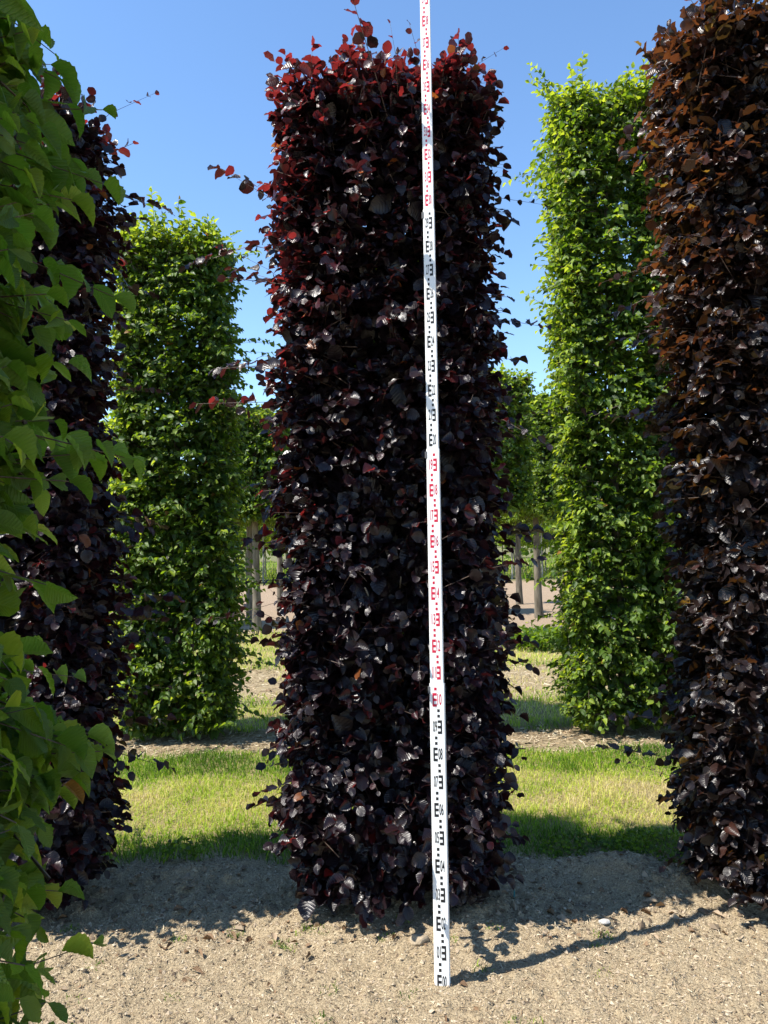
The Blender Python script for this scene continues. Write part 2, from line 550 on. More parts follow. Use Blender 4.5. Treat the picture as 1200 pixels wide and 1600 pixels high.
LEAF_LIB = {}
def leaf_piece(key, tpl, k, lc, mat):
    q = (key, int(k), int(lc[0] * 3.99), int(lc[1] * 2.99), int(lc[2] > 0.3))
    if q not in LEAF_LIB:
        P, U, F = tpl[q[1]]
        a = np.tile(np.array([[(q[2] + 0.5) / 4, (q[3] + (0.0 if q[3] == 0 else 0.5)) / 3, 0.8 * q[4]]]), (len(P), 1))
        LEAF_LIB[q] = tri_mesh('leaf', P, F, mat, U, a)
    return LEAF_LIB[q]

def tree_root(name, loc, label, cat, group=None):
    o = bpy.data.objects.new(name, None)
    COL.objects.link(o)
    o.empty_display_size = 0.2
    o.location = loc
    return tag(o, label, cat, group)

def trunk_mesh(rng, h, r0, r1, mat, limbs=0, spread=0.3, lo=0.4, sides=9, flare=1.35):
    K = 12
    z = np.linspace(-0.08, h, K)
    path = np.zeros((1, K, 3))
    path[0, :, 2] = z
    path[0, :, 0] = np.cumsum(rng.normal(0, 0.008, K)) * (z > 0)
    path[0, :, 1] = np.cumsum(rng.normal(0, 0.008, K)) * (z > 0)
    rad = np.interp(z, [-0.08, 0.0, 0.15, h], [r0 * flare, r0 * flare * 0.95, r0, r1])[None]
    v, t = tubes(path, rad, sides)
    if limbs:
        zz = rng.uniform(lo, h * 0.97, limbs)
        an = rng.uniform(0, 2 * math.pi, limbs)
        q = np.linspace(0, 1, 5)
        bx = np.interp(zz, z, path[0, :, 0])
        by = np.interp(zz, z, path[0, :, 1])
        ln = spread * rng.uniform(0.7, 1.15, limbs)
        lp = np.stack([bx[:, None] + np.cos(an)[:, None] * ln[:, None] * q, by[:, None] + np.sin(an)[:, None] * ln[:, None] * q,
                       zz[:, None] + (ln * rng.uniform(0.25, 0.8, limbs))[:, None] * q ** 1.3], -1)
        lp += rng.normal(0, 0.008, lp.shape) * (q[None, :, None] > 0)
        lr = (rng.uniform(0.006, 0.011, limbs)[:, None]) * np.array([1, 0.85, 0.7, 0.5, 0.3])[None]
        v2, t2 = tubes(lp, lr, 5)
        t = np.concatenate([t, t2 + len(v)])
        v = np.concatenate([v, v2])
    return tri_mesh('trunk', v, t, mat)

# the staff leans on the tree: leaves must not grow through it
STAFF_A = np.array([0.18, 2.84, -0.012])
STAFF_B = np.array([0.21, 3.165, 3.99])
def clear_of_staff(p, rng, half=0.06):
    u = np.clip((p[:, 2] - STAFF_A[2]) / (STAFF_B[2] - STAFF_A[2]), 0, 1.02)
    q = STAFF_A + (STAFF_B - STAFF_A) * u[:, None]
    near = (np.abs(p[:, 0] - q[:, 0]) < half) & (p[:, 1] < q[:, 1] + 0.05)
    return ~near

def column_tree(name, loc, hx, hy, z0, z1, label, cat, group, mat, tpl, key, seed, n_shoots, leaf_len, wr, n_fill, young_fn, pieces=300, staff=False, whips=0, **kw):
    rng = np.random.default_rng(seed)
    root = tree_root(name, loc, label, cat, group)
    org = np.array(loc, float)
    lv, path, rad = foliage(rng, hx, hy, z0, z1, n_shoots, leaf_len, wr, n_fill, young_fn, len(tpl), seed=seed, **kw)
    if whips:
        lv2, p2, r2 = foliage(rng, hx, hy, z0 + 0.3, z1, whips, leaf_len * 0.62, wr, 0, young_fn, len(tpl), seed=seed + 3, prot=0.03, long_frac=1.0, long_len=0.15, spacing=1.5, depth=0.15, jit=0.6, droop=0.4, clump=0.0, rise=0.10)
        lv = Leaves.cat(lv, lv2)
        path, rad = np.concatenate([path, p2]), np.concatenate([rad, r2 * 0.7])
    if staff:
        k = clear_of_staff(lv.pos + lv.d * (lv.L * 0.5)[:, None] + org, rng, 0.055) & clear_of_staff(lv.pos + org, rng, 0.04) & clear_of_staff(lv.pos + lv.d * lv.L[:, None] + org, rng, 0.03)
        lv = lv.sel(k)
        k = clear_of_staff(path[:, 2] + org, rng, 0.035) & clear_of_staff(path[:, 1] + org, rng, 0.035)
        path, rad = path[k], rad[k]
    trunk = obj('trunk', trunk_mesh(rng, z1 - 0.15, 0.045, 0.014, M_BARK, 60, min(hx, hy) * 0.9, z0 + 0.15), root)
    m = pick_visible(lv, org, pieces) if pieces else np.zeros(len(lv.pos), bool)
    near = pick_visible(lv, org, 10 ** 7, cell=7, tol=0.035)
    hi, lo = lv.sel(near & ~m), lv.sel(~near & ~m)
    lo.t = lo.t % len(TPL_LOW)
    crown = obj('crown', tri_mesh('crown', *reorder(join(hi.mesh_arrays(tpl) if near.any() else None, lo.mesh_arrays(TPL_LOW)), mat)), root)
    tag(crown, kind='stuff')
    v, t = tubes(path, rad, 3)
    tag(obj('twigs', tri_mesh('twigs', v, t, M_TWIG), crown), kind='stuff')
    sv = lv.sel(m)
    for i in range(len(sv.pos)):
        o = bpy.data.objects.new('leaf', leaf_piece(key, tpl, sv.t[i], sv.lc[i], mat))
        COL.objects.link(o)
        o.parent = crown
        X, Y, Z = sv.s[i] * sv.W[i], sv.d[i] * sv.L[i], sv.n[i] * sv.L[i]
        p = sv.pos[i]
        o.matrix_basis = Matrix(((X[0], Y[0], Z[0], p[0]), (X[1], Y[1], Z[1], p[1]), (X[2], Y[2], Z[2], p[2]), (0, 0, 0, 1)))
    return root

def reorder(arr, mat):
    v, t, uv, a = arr
    return v, t, mat, uv, a

# ------------------------------------------------------------------ ground
rg = np.random.default_rng(77)
def axis(lo, hi, step, far_lo, far_hi, growth=1.18):
    a = list(np.arange(lo, hi + 1e-6, step))
    s, x = step, hi
    while x < far_hi:
        s *= growth
        x += s
        a.append(x)
    s, x, b = step, lo, []
    while x > far_lo:
        s *= growth
        x -= s
        b.append(x)
    return np.array(b[::-1] + a)

def ground_z(x, y):
    near = np.exp(-np.maximum(0, y - 4.2) ** 2 / 2.0)
    z = (fbm2(x * 1.1, y * 1.1, 3, 3) - 0.5) * 0.05 * (0.4 + 0.6 * near)
    sand = 1 - smooth(3.85, 4.05, y + 0.1 * (fbm2(x * 3, y * 3, 2, 9) - 0.5))
    z = z + sand * ((fbm2(x * 9, y * 9, 4, 5, 0.6) - 0.5) * 0.035 + np.maximum(0, fbm2(x * 22, y * 22, 3, 15) - 0.56) * 0.09)
    z = z + (1 - sand) * (fbm2(x * 7, y * 7, 2, 25) - 0.5) * 0.02
    # spoil heaped beside the row, a hollow left of the centre tree
    for mx, my, rr, h in ((1.13, 3.74, 0.17, 0.075), (0.93, 3.83, 0.13, 0.04), (1.42, 3.62, 0.12, 0.06), (0.06, 3.5, 0.4, 0.04), (-0.60, 3.25, 0.09, -0.03), (-0.9, 3.85, 0.3, 0.02), (1.62, 3.52, 0.13, 0.06)):
        z = z + h * np.exp(-((x - mx) ** 2 + (y - my) ** 2) / (rr * rr)) * (0.7 + 0.6 * noise2(x * 14, y * 14, 31))
    # flatten under the staff's foot so that it stands on the ground
    strip = np.exp(-((y - 3.68) / 0.3) ** 2)
    z = z + strip * ((fbm2(x * 6, y * 6, 4, 45, 0.65) - 0.5) * 0.075 + np.maximum(0, fbm2(x * 14, y * 14, 3, 47) - 0.55) * 0.12)
    f = np.exp(-((x - 0.18) ** 2 + (y - 2.84) ** 2) / 0.012)
    return z * (1 - f)

gx = axis(-1.9, 1.9, 0.0125, -900, 900)
gy = axis(2.35, 4.2, 0.0125, -60, 1500)
GX, GY = np.meshgrid(gx, gy)
GZ = ground_z(GX, GY)
gv = np.stack([GX, GY, GZ], -1).reshape(-1, 3)
nx, ny = len(gx), len(gy)
ii, jj = np.meshgrid(np.arange(nx - 1), np.arange(ny - 1))
a0 = (jj * nx + ii).ravel()
gt = np.concatenate([np.stack([a0, a0 + 1, a0 + nx + 1], 1), np.stack([a0, a0 + nx + 1, a0 + nx], 1)])

def ground_material():
    m, n, l = new_mat('nursery_soil')
    tc = N(n, 'ShaderNodeTexCoord')
    sx = N(n, 'ShaderNodeSeparateXYZ')
    l.new(tc.outputs['Object'], sx.inputs[0])
    def noise(scale, detail=5, rough=0.6):
        q = N(n, 'ShaderNodeTexNoise')
        q.inputs['Scale'].default_value = scale
        q.inputs['Detail'].default_value = detail
        q.inputs['Roughness'].default_value = rough
        l.new(tc.outputs['Object'], q.inputs['Vector'])
        return q.outputs[0]
    n1, n2, n3, n4 = noise(3.0, 3), noise(28, 6, 0.7), noise(120, 4, 0.7), noise(0.5, 3)
    yy = math_n(n, l, 'ADD', sx.outputs[1], math_n(n, l, 'MULTIPLY', math_n(n, l, 'SUBTRACT', n1, 0.5), 0.45))
    yy = math_n(n, l, 'DIVIDE', yy, 40.0)
    rp = N(n, 'ShaderNodeValToRGB')
    cr = rp.color_ramp
    sand, soil, straw, dirt = (0.53, 0.44, 0.295), (0.36, 0.31, 0.12), (0.44, 0.36, 0.21), (0.36, 0.285, 0.185)
    yg, field, green = (0.42, 0.37, 0.13), (0.40, 0.30, 0.225), (0.06, 0.11, 0.02)
    st = [(0, sand), (3.9, sand), (4.0, soil), (5.85, soil), (5.95, straw), (6.45, dirt), (6.6, soil), (7.5, soil), (7.75, straw), (9.7, straw), (10.2, yg), (13.4, yg), (13.9, field), (29.0, field), (30.5, green)]
    while len(cr.elements) < len(st):
        cr.elements.new(0.5)
    for e, (p, c) in zip(cr.elements, st):
        e.position = p / 40.0
        e.color = (*c, 1)
    l.new(yy, rp.inputs[0])
    c = mixc(n, l, math_n(n, l, 'MULTIPLY', n2, 0.9), rp.outputs[0], (0.30, 0.235, 0.16))
    br = N(n, 'ShaderNodeValToRGB')  # fine colour speckle, with the tiny shadows between grains painted in
    br.color_ramp.elements[0].position = 0.30
    br.color_ramp.elements[1].position = 0.72
    br.color_ramp.elements[0].color = (0.42, 0.39, 0.36, 1)
    br.color_ramp.elements[1].color = (1.5, 1.48, 1.42, 1)
    l.new(n3, br.inputs[0])
    mul = N(n, 'ShaderNodeMix', data_type='RGBA', blend_type='MULTIPLY')
    mul.inputs[0].default_value = 1.0
    l.new(c, mul.inputs[6])
    l.new(br.outputs[0], mul.inputs[7])
    bp = N(n, 'ShaderNodeBump')
    bp.inputs['Strength'].default_value = 0.8
    bp.inputs['Distance'].default_value = 0.02
    l.new(math_n(n, l, 'ADD', n3, math_n(n, l, 'MULTIPLY', n2, 1.5)), bp.inputs['Height'])
    pb = N(n, 'ShaderNodeBsdfPrincipled')
    pb.inputs['Roughness'].default_value = 0.95
    pb.inputs['Specular IOR Level'].default_value = 0.1
    l.new(mul.outputs[2], pb.inputs['Base Color'])
    l.new(bp.outputs[0], pb.inputs['Normal'])
    o = N(n, 'ShaderNodeOutputMaterial')
    l.new(pb.outputs[0], o.inputs[0])
    return m

ground = tag(obj('ground', tri_mesh('ground', gv, gt, ground_material())), 'sandy nursery soil with mown grass lanes between the rows', 'ground', kind='structure')

# loose crumbs and chips on the bare soil
def crumbs(n, x0, x1, y0, y1, s0, s1, flat, seed):
    r = np.random.default_rng(seed)
    ico = np.array([(1, 0, 0), (-1, 0, 0), (0, 1, 0), (0, -1, 0), (0, 0, 1), (0, 0, -1)], float)
    tri = np.array([(0, 2, 4), (2, 1, 4), (1, 3, 4), (3, 0, 4)])
    x, y = r.uniform(x0, x1, n), r.uniform(y0, y1, n)
    s = s0 * (s1 / s0) ** (r.uniform(0, 1, n) ** 2.6)
    v = ico[None] * s[:, None, None] * r.uniform(0.5, 1.3, (n, 6, 1)) * np.stack([r.uniform(0.6, 1.5, n), r.uniform(0.6, 1.3, n), r.uniform(*flat, n)], 1)[:, None]
    a = r.uniform(0, 6.28, n)
    c, q = np.cos(a)[:, None], np.sin(a)[:, None]
    v = np.stack([v[..., 0] * c - v[..., 1] * q, v[..., 0] * q + v[..., 1] * c, v[..., 2] + v[..., 0] * r.normal(0, 0.3, n)[:, None]], -1)
    v += np.stack([x, y, ground_z(x, y) + s * 0.05], 1)[:, None]
    return v.reshape(-1, 3), (tri[None] + (np.arange(n) * 6)[:, None, None]).reshape(-1, 3), np.repeat(np.stack([r.uniform(0, 1, n)] * 3, 1), 6, 0)

M_CRUMB = attr_material('soil_crumb', [(0, (0.09, 0.065, 0.045)), (0.3, (0.24, 0.185, 0.125)), (0.75, (0.42, 0.335, 0.235)), (1, (0.48, 0.40, 0.29))], rough=0.95)
v, t, a = crumbs(30000, -1.75, 1.75, 2.5, 4.0, 0.0016, 0.011, (0.35, 0.9), 5)
v2, t2, a2 = crumbs(700, -1.5, 1.75, 3.2, 3.98, 0.008, 0.032, (0.4, 0.8), 6)
t, v, a = np.concatenate([t, t2 + len(v)]), np.concatenate([v, v2]), np.concatenate([a, a2 * 0.6])
tag(obj('soil_crumbs', tri_mesh('soil_crumbs', v, t, M_CRUMB, None, a, False)), 'loose crumbs and small clods scattered over the bare sandy soil', 'soil', kind='stuff')

# straw slivers and chips
def slivers(n, x0, x1, y0, y1, l0, l1, w, seed, lift=0.004):
    r = np.random.default_rng(seed)
    x, y = r.uniform(x0, x1, n), r.uniform(y0, y1, n)
    L = l0 * (l1 / l0) ** r.uniform(0, 1, n) ** 1.5
    an = r.uniform(0, 6.28, n)
    d = np.stack([np.cos(an), np.sin(an), r.normal(0, 0.25, n)], 1)
    sd = np.stack([-np.sin(an), np.cos(an), r.normal(0, 0.5, n)], 1)
    p = np.stack([x, y, ground_z(x, y) + lift], 1)
    ww = w * r.uniform(0.5, 1.5, n)
    v = np.stack([p - d * L[:, None] / 2 - sd * ww[:, None], p - d * L[:, None] / 2 + sd * ww[:, None], p + d * L[:, None] / 2 + sd * ww[:, None] * 0.6 + UPV * 0.003, p + d * L[:, None] / 2 - sd * ww[:, None] * 0.6 + UPV * 0.003], 1)
    t = np.array([(0, 1, 2), (0, 2, 3)])
    return v.reshape(-1, 3), (t[None] + (np.arange(n) * 4)[:, None, None]).reshape(-1, 3), np.repeat(np.stack([r.uniform(0, 1, n)] * 3, 1), 4, 0)
M_CHIP = attr_material('straw_chip', [(0, (0.10, 0.06, 0.035)), (0.35, (0.27, 0.19, 0.11)), (0.75, (0.46, 0.37, 0.245)), (1, (0.56, 0.49, 0.35))], rough=0.8)
va, ta, aa = slivers(24000, -1.75, 1.75, 2.5, 4.0, 0.004, 0.026, 0.0011, 8)
vb, tb_, ab = slivers(9000, -3.2, 3.4, 5.8, 6.7, 0.02, 0.10, 0.0028, 9)
vc, tc_, ac = slivers(9000, -4.5, 4.5, 7.5, 10.3, 0.03, 0.14, 0.004, 10)
vv = np.concatenate([va, vb, vc])
tt = np.concatenate([ta, tb_ + len(va), tc_ + len(va) + len(vb)])
tag(obj('straw_litter', tri_mesh('straw_litter', vv, tt, M_CHIP, None, np.concatenate([aa, ab, ac]), False)), 'dry straw and bark chips strewn over the bare soil strips', 'straw litter', kind='stuff')

# fallen leaves
M_DRY = leaf_material('dry_leaf', (0.10, 0.055, 0.03), (0.30, 0.20, 0.12), (0.42, 0.33, 0.23), (0.12, 0.06, 0.02), (0.25, 0.15, 0.06), (0.3, 0.2, 0.1), (0.27, 0.10, 0.05), rough=0.75, spec=0.2, trans=0.15, veins=7)
TPL_DRY = templates(BV3, BP3, 6, 21, petiole=False, wave=0.06, curl=(-0.15, 0.2), fold=(-0.05, 0.2))
r_ = np.random.default_rng(14)
nd = 210
cl = r_.integers(0, 5, nd)
cx_ = np.array([-0.85, -0.55, 0.0, 0.75, 1.25])[cl] + r_.normal(0, 0.35, nd)
cy_ = np.array([3.35, 3.2, 3.2, 3.45, 3.45])[cl] + r_.normal(0, 0.25, nd)
cy_ = np.clip(cy_, 2.6, 3.95)
an = r_.uniform(0, 6.28, nd)
dl = Leaves(np.stack([cx_, cy_, ground_z(cx_, cy_) + 0.006], 1), np.stack([np.cos(an), np.sin(an), r_.normal(0, 0.2, nd)], 1), UPV + r_.normal(0, 0.22, (nd, 3)),
            0.014 + 0.045 * r_.uniform(0, 1, nd) ** 2, 0.008 + 0.022 * r_.uniform(0, 1, nd) ** 2, np.stack([r_.uniform(0, 1, nd), (r_.uniform(0, 1, nd) < 0.15) * 0.8, (r_.uniform(0, 1, nd) < 0.03) * 0.8], 1), 6, r_)
tag(obj('fallen_leaves', tri_mesh('fallen_leaves', *reorder(dl.mesh_arrays(TPL_DRY), M_DRY))), 'curled brown dead leaves lying on the soil round the tree feet', 'dead leaves', kind='stuff')

# ------------------------------------------------------------------ grass
M_GRASS = attr_material('grass_blade', [(0, (0.07, 0.15, 0.012)), (0.35, (0.23, 0.38, 0.020)), (0.6, (0.43, 0.53, 0.05)), (0.82, (0.62, 0.57, 0.17)), (1, (0.64, 0.54, 0.30))], rough=0.5, trans=0.4, spec=0.3, tmul=1.35)
def blades(n, x0, x1, y0, y1, h0, h1, w, seed, dry, edge=0.12, patch=1.3, gap=0.0, green=0.32):
    r = np.random.default_rng(seed)
    x, y = r.uniform(x0, x1, n), r.uniform(y0, y1, n)
    wob = (fbm2(x * 2.2, y * 0.7, 3, 51) - 0.5) * edge * 5 + (noise2(x * 9, y * 3, 53) - 0.5) * edge * 1.6
    k = (y + wob > y0 + edge) & (y + wob * 0.7 < y1 - edge * 0.5)
    if gap:
        k &= fbm2(x * 2.5, y * 2.5, 3, 61) > gap
    x, y = x[k], y[k]
    n = len(x)
    dn = fbm2(x * patch, y * patch * 1.4, 4, 71)
    h = (h0 + (h1 - h0) * r.uniform(0, 1, n) ** 1.6) * (0.35 + 1.35 * fbm2(x * 3.1 + 9, y * 3.1, 3, 81))
    az = r.uniform(0, 6.28, n)
    ln = r.uniform(0.2, 1.1, n)
    d = np.stack([np.cos(az), np.sin(az)], 1)
    fa = r.uniform(0, 6.28, n)
    sd = np.stack([np.cos(fa), np.sin(fa), np.zeros(n)], 1) * (w * r.uniform(0.6, 1.4, n))[:, None]
    p = np.stack([x, y, ground_z(x, y) - 0.004], 1)
    m = p + np.concatenate([d * (h * ln * 0.3)[:, None], (h * 0.58)[:, None]], 1)
    q = p + np.concatenate([d * (h * ln)[:, None], (h * (1 - 0.35 * ln))[:, None]], 1)
    v = np.stack([p - sd, p + sd, m - sd * 0.8, m + sd * 0.8, q], 1)
    t = np.array([(0, 1, 3), (0, 3, 2), (2, 3, 4)])
    dry = dry - green * (np.exp(-((y - y0) / 0.38) ** 2) + 0.5 * np.exp(-((y - y1) / 0.3) ** 2))
    c = np.clip(dry + (dn - 0.5) * 2.0 + r.normal(0, 0.18, n), 0, 1)
    return v.reshape(-1, 3), (t[None] + (np.arange(n) * 5)[:, None, None]).reshape(-1, 3), np.repeat(np.stack([c] * 3, 1), 5, 0)

def grass(name, label, parts):
    V, T, A, off = [], [], [], 0
    for p in parts:
        v, t, a = blades(**p)
        V.append(v); T.append(t + off); A.append(a); off += len(v)
    return tag(obj(name, tri_mesh(name, np.concatenate(V), np.concatenate(T), M_GRASS, None, np.concatenate(A), False)), label, 'grass', kind='stuff')

grass('mown_grass', 'bright mown grass lane between the copper beeches and the green columns', [
    dict(n=84000, x0=-3.1, x1=3.2, y0=3.85, y1=5.98, h0=0.02, h1=0.065, w=0.0021, seed=1, dry=0.55),
    dict(n=9000, x0=-3.1, x1=3.2, y0=3.83, y1=4.3, h0=0.03, h1=0.09, w=0.0022, seed=2, dry=0.32, edge=0.06),
    dict(n=7000, x0=-3.1, x1=3.2, y0=5.3, y1=5.95, h0=0.04, h1=0.11, w=0.0024, seed=12, dry=0.42, edge=0.06)])
grass('rough_grass', 'yellowed patchy grass beyond the green columns', [
    dict(n=20000, x0=-4.5, x1=4.8, y0=6.45, y1=7.85, h0=0.03, h1=0.10, w=0.003, seed=3, dry=0.62),
    dict(n=15000, x0=-5, x1=5.4, y0=7.5, y1=10.3, h0=0.03, h1=0.08, w=0.004, seed=4, dry=0.72, gap=0.5),
    dict(n=28000, x0=-7, x1=7.5, y0=9.7, y1=13.9, h0=0.03, h1=0.11, w=0.005, seed=5, dry=0.66, gap=0.28)])
grass('field_edge_grass', 'tall green grass under the far rows of young trees', [
    dict(n=18000, x0=-22, x1=24, y0=29.5, y1=60, h0=0.15, h1=0.5, w=0.02, seed=6, dry=0.38, edge=0.4)])

wx, wy = -0.2 + np.random.default_rng(8).normal(0, 0.7, 26), np.random.default_rng(9).uniform(2.6, 3.3, 26)
grass('soil_sprouts', 'tiny green seedlings and moss tufts in the sandy soil', [
    dict(n=int(26 + 5 * i % 40), x0=x - 0.035, x1=x + 0.035, y0=y - 0.03, y1=y + 0.03, h0=0.006, h1=0.028, w=0.0016, seed=300 + i, dry=0.5, edge=0.0) for i, (x, y) in enumerate(zip(wx, wy))])

# ------------------------------------------------------------------ copper beech row
def young_centre(pos, t, nn, rng):
    z = pos[..., 2]
    top = smooth(3.35, 3.7, z) * (0.45 + 0.55 * smooth(0.1, 0.7, nn[..., 2])) + 0.25 * smooth(2.9, 3.4, z)
    left = smooth(0.1, 0.5, -pos[..., 0]) * smooth(1.7, 3.2, z)
    p = 0.05 + 0.85 * top * (0.35 + 0.65 * smooth(0.4, 0.9, t)) + 0.38 * left
    pat = noise3(pos.reshape(-1, 3) * 3.5, 91).reshape(z.shape)
    return np.where(rng.uniform(0, 1, z.shape) < p * (0.35 + 1.2 * pat), rng.uniform(0.45, 1, z.shape), rng.uniform(0, 0.12, z.shape))

def young_side(pos, t, nn, rng):
    z = pos[..., 2]
    p = 0.05 + 0.55 * smooth(1.6, 3.2, z) * smooth(0.2, 0.48, -pos[..., 0]) + 0.3 * smooth(3.3, 3.9, z) * smooth(0.3, 0.9, t)
    return np.where(rng.uniform(0, 1, z.shape) < p, rng.uniform(0.4, 1, z.shape), rng.uniform(0, 0.15, z.shape))

def young_sunlit_green(pos, t, nn, rng):
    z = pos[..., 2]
    p = 0.05 + 0.42 * smooth(0.6, 1.0, t) * (0.4 + 1.3 * smooth(0.1, 0.5, -pos[..., 0]))  # young shoot tips; extra pale leaves on the left paint in its sunlit look
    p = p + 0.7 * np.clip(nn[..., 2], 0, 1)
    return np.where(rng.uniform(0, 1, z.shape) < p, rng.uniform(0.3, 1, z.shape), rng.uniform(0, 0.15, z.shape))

BG = 'clipped copper beeches standing in a row'
column_tree('copper_beech', (0.03, 3.49, 0), 0.47, 0.27, 0.10, 3.66, 'tall dark purple beech column with the white measuring staff leaning on it', 'tree', BG,
            M_COPPER, TPL_BEECH, 'copper', 101, 4400, 0.059, 0.80, 8000, young_centre, staff=True, long_frac=0.05, long_len=0.10, whips=110, up=0.72, out=0.5, jit=0.45, tier=0.075, bulge=0.05, clump=0.6, odd=0.006)
column_tree('copper_beech', (1.86, 3.48, 0), 0.50, 0.29, 0.10, 3.93, 'bronze purple beech column growing beside the trodden spoil heap and weeds', 'tree', BG,
            M_BRONZE, TPL_BEECH, 'bronze', 202, 5000, 0.059, 0.76, 9000, young_side, long_frac=0.05, long_len=0.10, whips=55, up=0.72, out=0.5, jit=0.45, tier=0.075, bulge=0.05, clump=0.6, odd=0.012)
column_tree('copper_beech', (-1.80, 3.52, 0), 0.50, 0.30, 0.10, 3.58, 'dark purple beech column half hidden behind the near hornbeam foliage', 'tree', BG,
            M_COPPER, TPL_BEECH, 'copper', 303, 4300, 0.060, 0.76, 8000, young_side, long_frac=0.05, long_len=0.10, whips=55, up=0.72, out=0.5, jit=0.45, tier=0.075, bulge=0.05, clump=0.6, odd=0.006)

# ------------------------------------------------------------------ hornbeam rows
column_tree('hornbeam', (-1.10, 1.00, 0), 0.49, 0.42, 0.10, 4.4, 'broad leaved green hornbeam with large ribbed leaves close to the sandy path', 'tree', 'clipped green hornbeams',
            M_NEARGREEN, TPL_NEAR, 'near', 404, 4600, 0.064, 0.58, 4000, young_sunlit_green, r=0.09, maxp=0.13, tier=0.085, long_frac=0.3, long_len=0.05, bulge=0.04, clump=0.55, spacing=0.5, droop=0.45, up=0.6, out=0.6, rise=0.05)
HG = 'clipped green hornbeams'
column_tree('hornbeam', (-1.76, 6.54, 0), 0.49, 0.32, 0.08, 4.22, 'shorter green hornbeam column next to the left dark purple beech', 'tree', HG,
            M_GREEN, TPL_GREEN, 'green', 505, 4800, 0.060, 0.62, 8000, young_sunlit_green, long_frac=0.10, long_len=0.10, bulge=0.035, clump=0.55, tier=0.085, up=0.8, out=0.4)
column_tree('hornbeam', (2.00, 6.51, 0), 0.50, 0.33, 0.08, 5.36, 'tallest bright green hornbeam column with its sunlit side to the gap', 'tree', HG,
            M_GREEN, TPL_GREEN, 'green', 606, 6000, 0.060, 0.62, 9000, young_sunlit_green, long_frac=0.10, long_len=0.10, bulge=0.035, clump=0.55, tier=0.085, up=0.8, out=0.4)
column_tree('hornbeam', (0.12, 6.60, 0), 0.42, 0.36, 0.08, 4.0, 'green hornbeam column hidden behind the measured copper beech', 'tree', HG,
            M_GREEN, TPL_FAR, 'greenfar', 707, 3000, 0.066, 0.62, 4000, young_sunlit_green, pieces=0, long_frac=0.04, bulge=0.03)

# ------------------------------------------------------------------ block-cut trees on bare stems in the sand field
def block_tree(seed, stem, top, hx, hy):
    rng = np.random.default_rng(seed)
    root = tree_root('block_tree', (0, 0, 0), '', '')
    trunk = obj('trunk', trunk_mesh(rng, top - 0.3, 0.085, 0.03, M_BARK, 30, hx * 0.8, stem + 0.1, flare=1.25), root)
    lv, path, rad = foliage(rng, hx, hy, stem, top, 1500, 0.085, 0.66, 2200, young_sunlit_green, len(TPL_FAR), seed=seed, r=0.15, long_frac=0.08, long_len=0.08, bulge=0.04)
    # the underside of the box
    k = 900
    P = np.stack([rng.uniform(-hx, hx, k), rng.uniform(-hy, hy, k), stem + rng.uniform(-0.06, 0.25, k)], 1)
    L = rng.uniform(0.06, 0.1, k)
    lv = Leaves.cat(lv, Leaves(P, rng.normal(0, 1, (k, 3)) - UPV * 0.3, UPV + rng.normal(0, 0.5, (k, 3)), L, L * 0.66, np.stack([rng.uniform(0, 1, k), rng.uniform(0, 0.3, k), np.zeros(k)], 1), len(TPL_FAR), rng))
    crown = tag(obj('crown', tri_mesh('crown', *reorder(lv.mesh_arrays(TPL_FAR), M_GREEN)), root), kind='stuff')
    v, t = tubes(path, rad * 1.5, 3)
    tag(obj('twigs', tri_mesh('twigs', v, t, M_TWIG), crown), kind='stuff')
    return root

protos = [block_tree(811, 2.05, 3.9, 0.62, 0.55), block_tree(822, 2.10, 4.35, 0.62, 0.55)]
used = [False, False]
for k, x, y, rz, label in (
        (0, -2.31, 13.84, 0.0, 'box-clipped tree on a grey stem, foremost of the pair behind the shorter hornbeam'),
        (0, -2.72, 15.51, 1.2, 'box-clipped tree on a leaning grey stem close behind the foremost stem'),
        (0, -2.50, 18.31, 2.1, 'box-clipped tree with a thin stem rising from bare sand beside the purple beech'),
        (1, 1.80, 13.10, 0.4, 'box-clipped tree with its crown peeping past the measured purple beech'),
        (0, 3.32, 19.11, 0.9, 'box-clipped tree far out on the sand with a slim grey stem'),
        (1, 3.14, 15.78, 1.57, 'box-clipped tree with the stoutest straight grey stem beyond the low bush'),
        (1, 3.62, 15.30, 3.0, 'box-clipped tree with its stem half hidden by the tallest hornbeam'),
        (0, 6.55, 16.20, 0.5, 'box-clipped tree seen between the tallest hornbeam and the bronze beech'),
        (0, -4.75, 14.60, 2.5, 'box-clipped tree behind the left purple beech and the shorter hornbeam'),
        (1, 0.05, 16.40, 0.2, 'box-clipped tree standing behind the measured purple beech')):
    o = protos[k] if not used[k] else copy_tree(protos[k])
    used[k] = True
    o.location = (x, y, float(ground_z(np.array([x]), np.array([y]))[0]))
    o.rotation_euler = (0, 0, rz)
    tag(o, label, 'tree', 'box-clipped trees on bare stems')

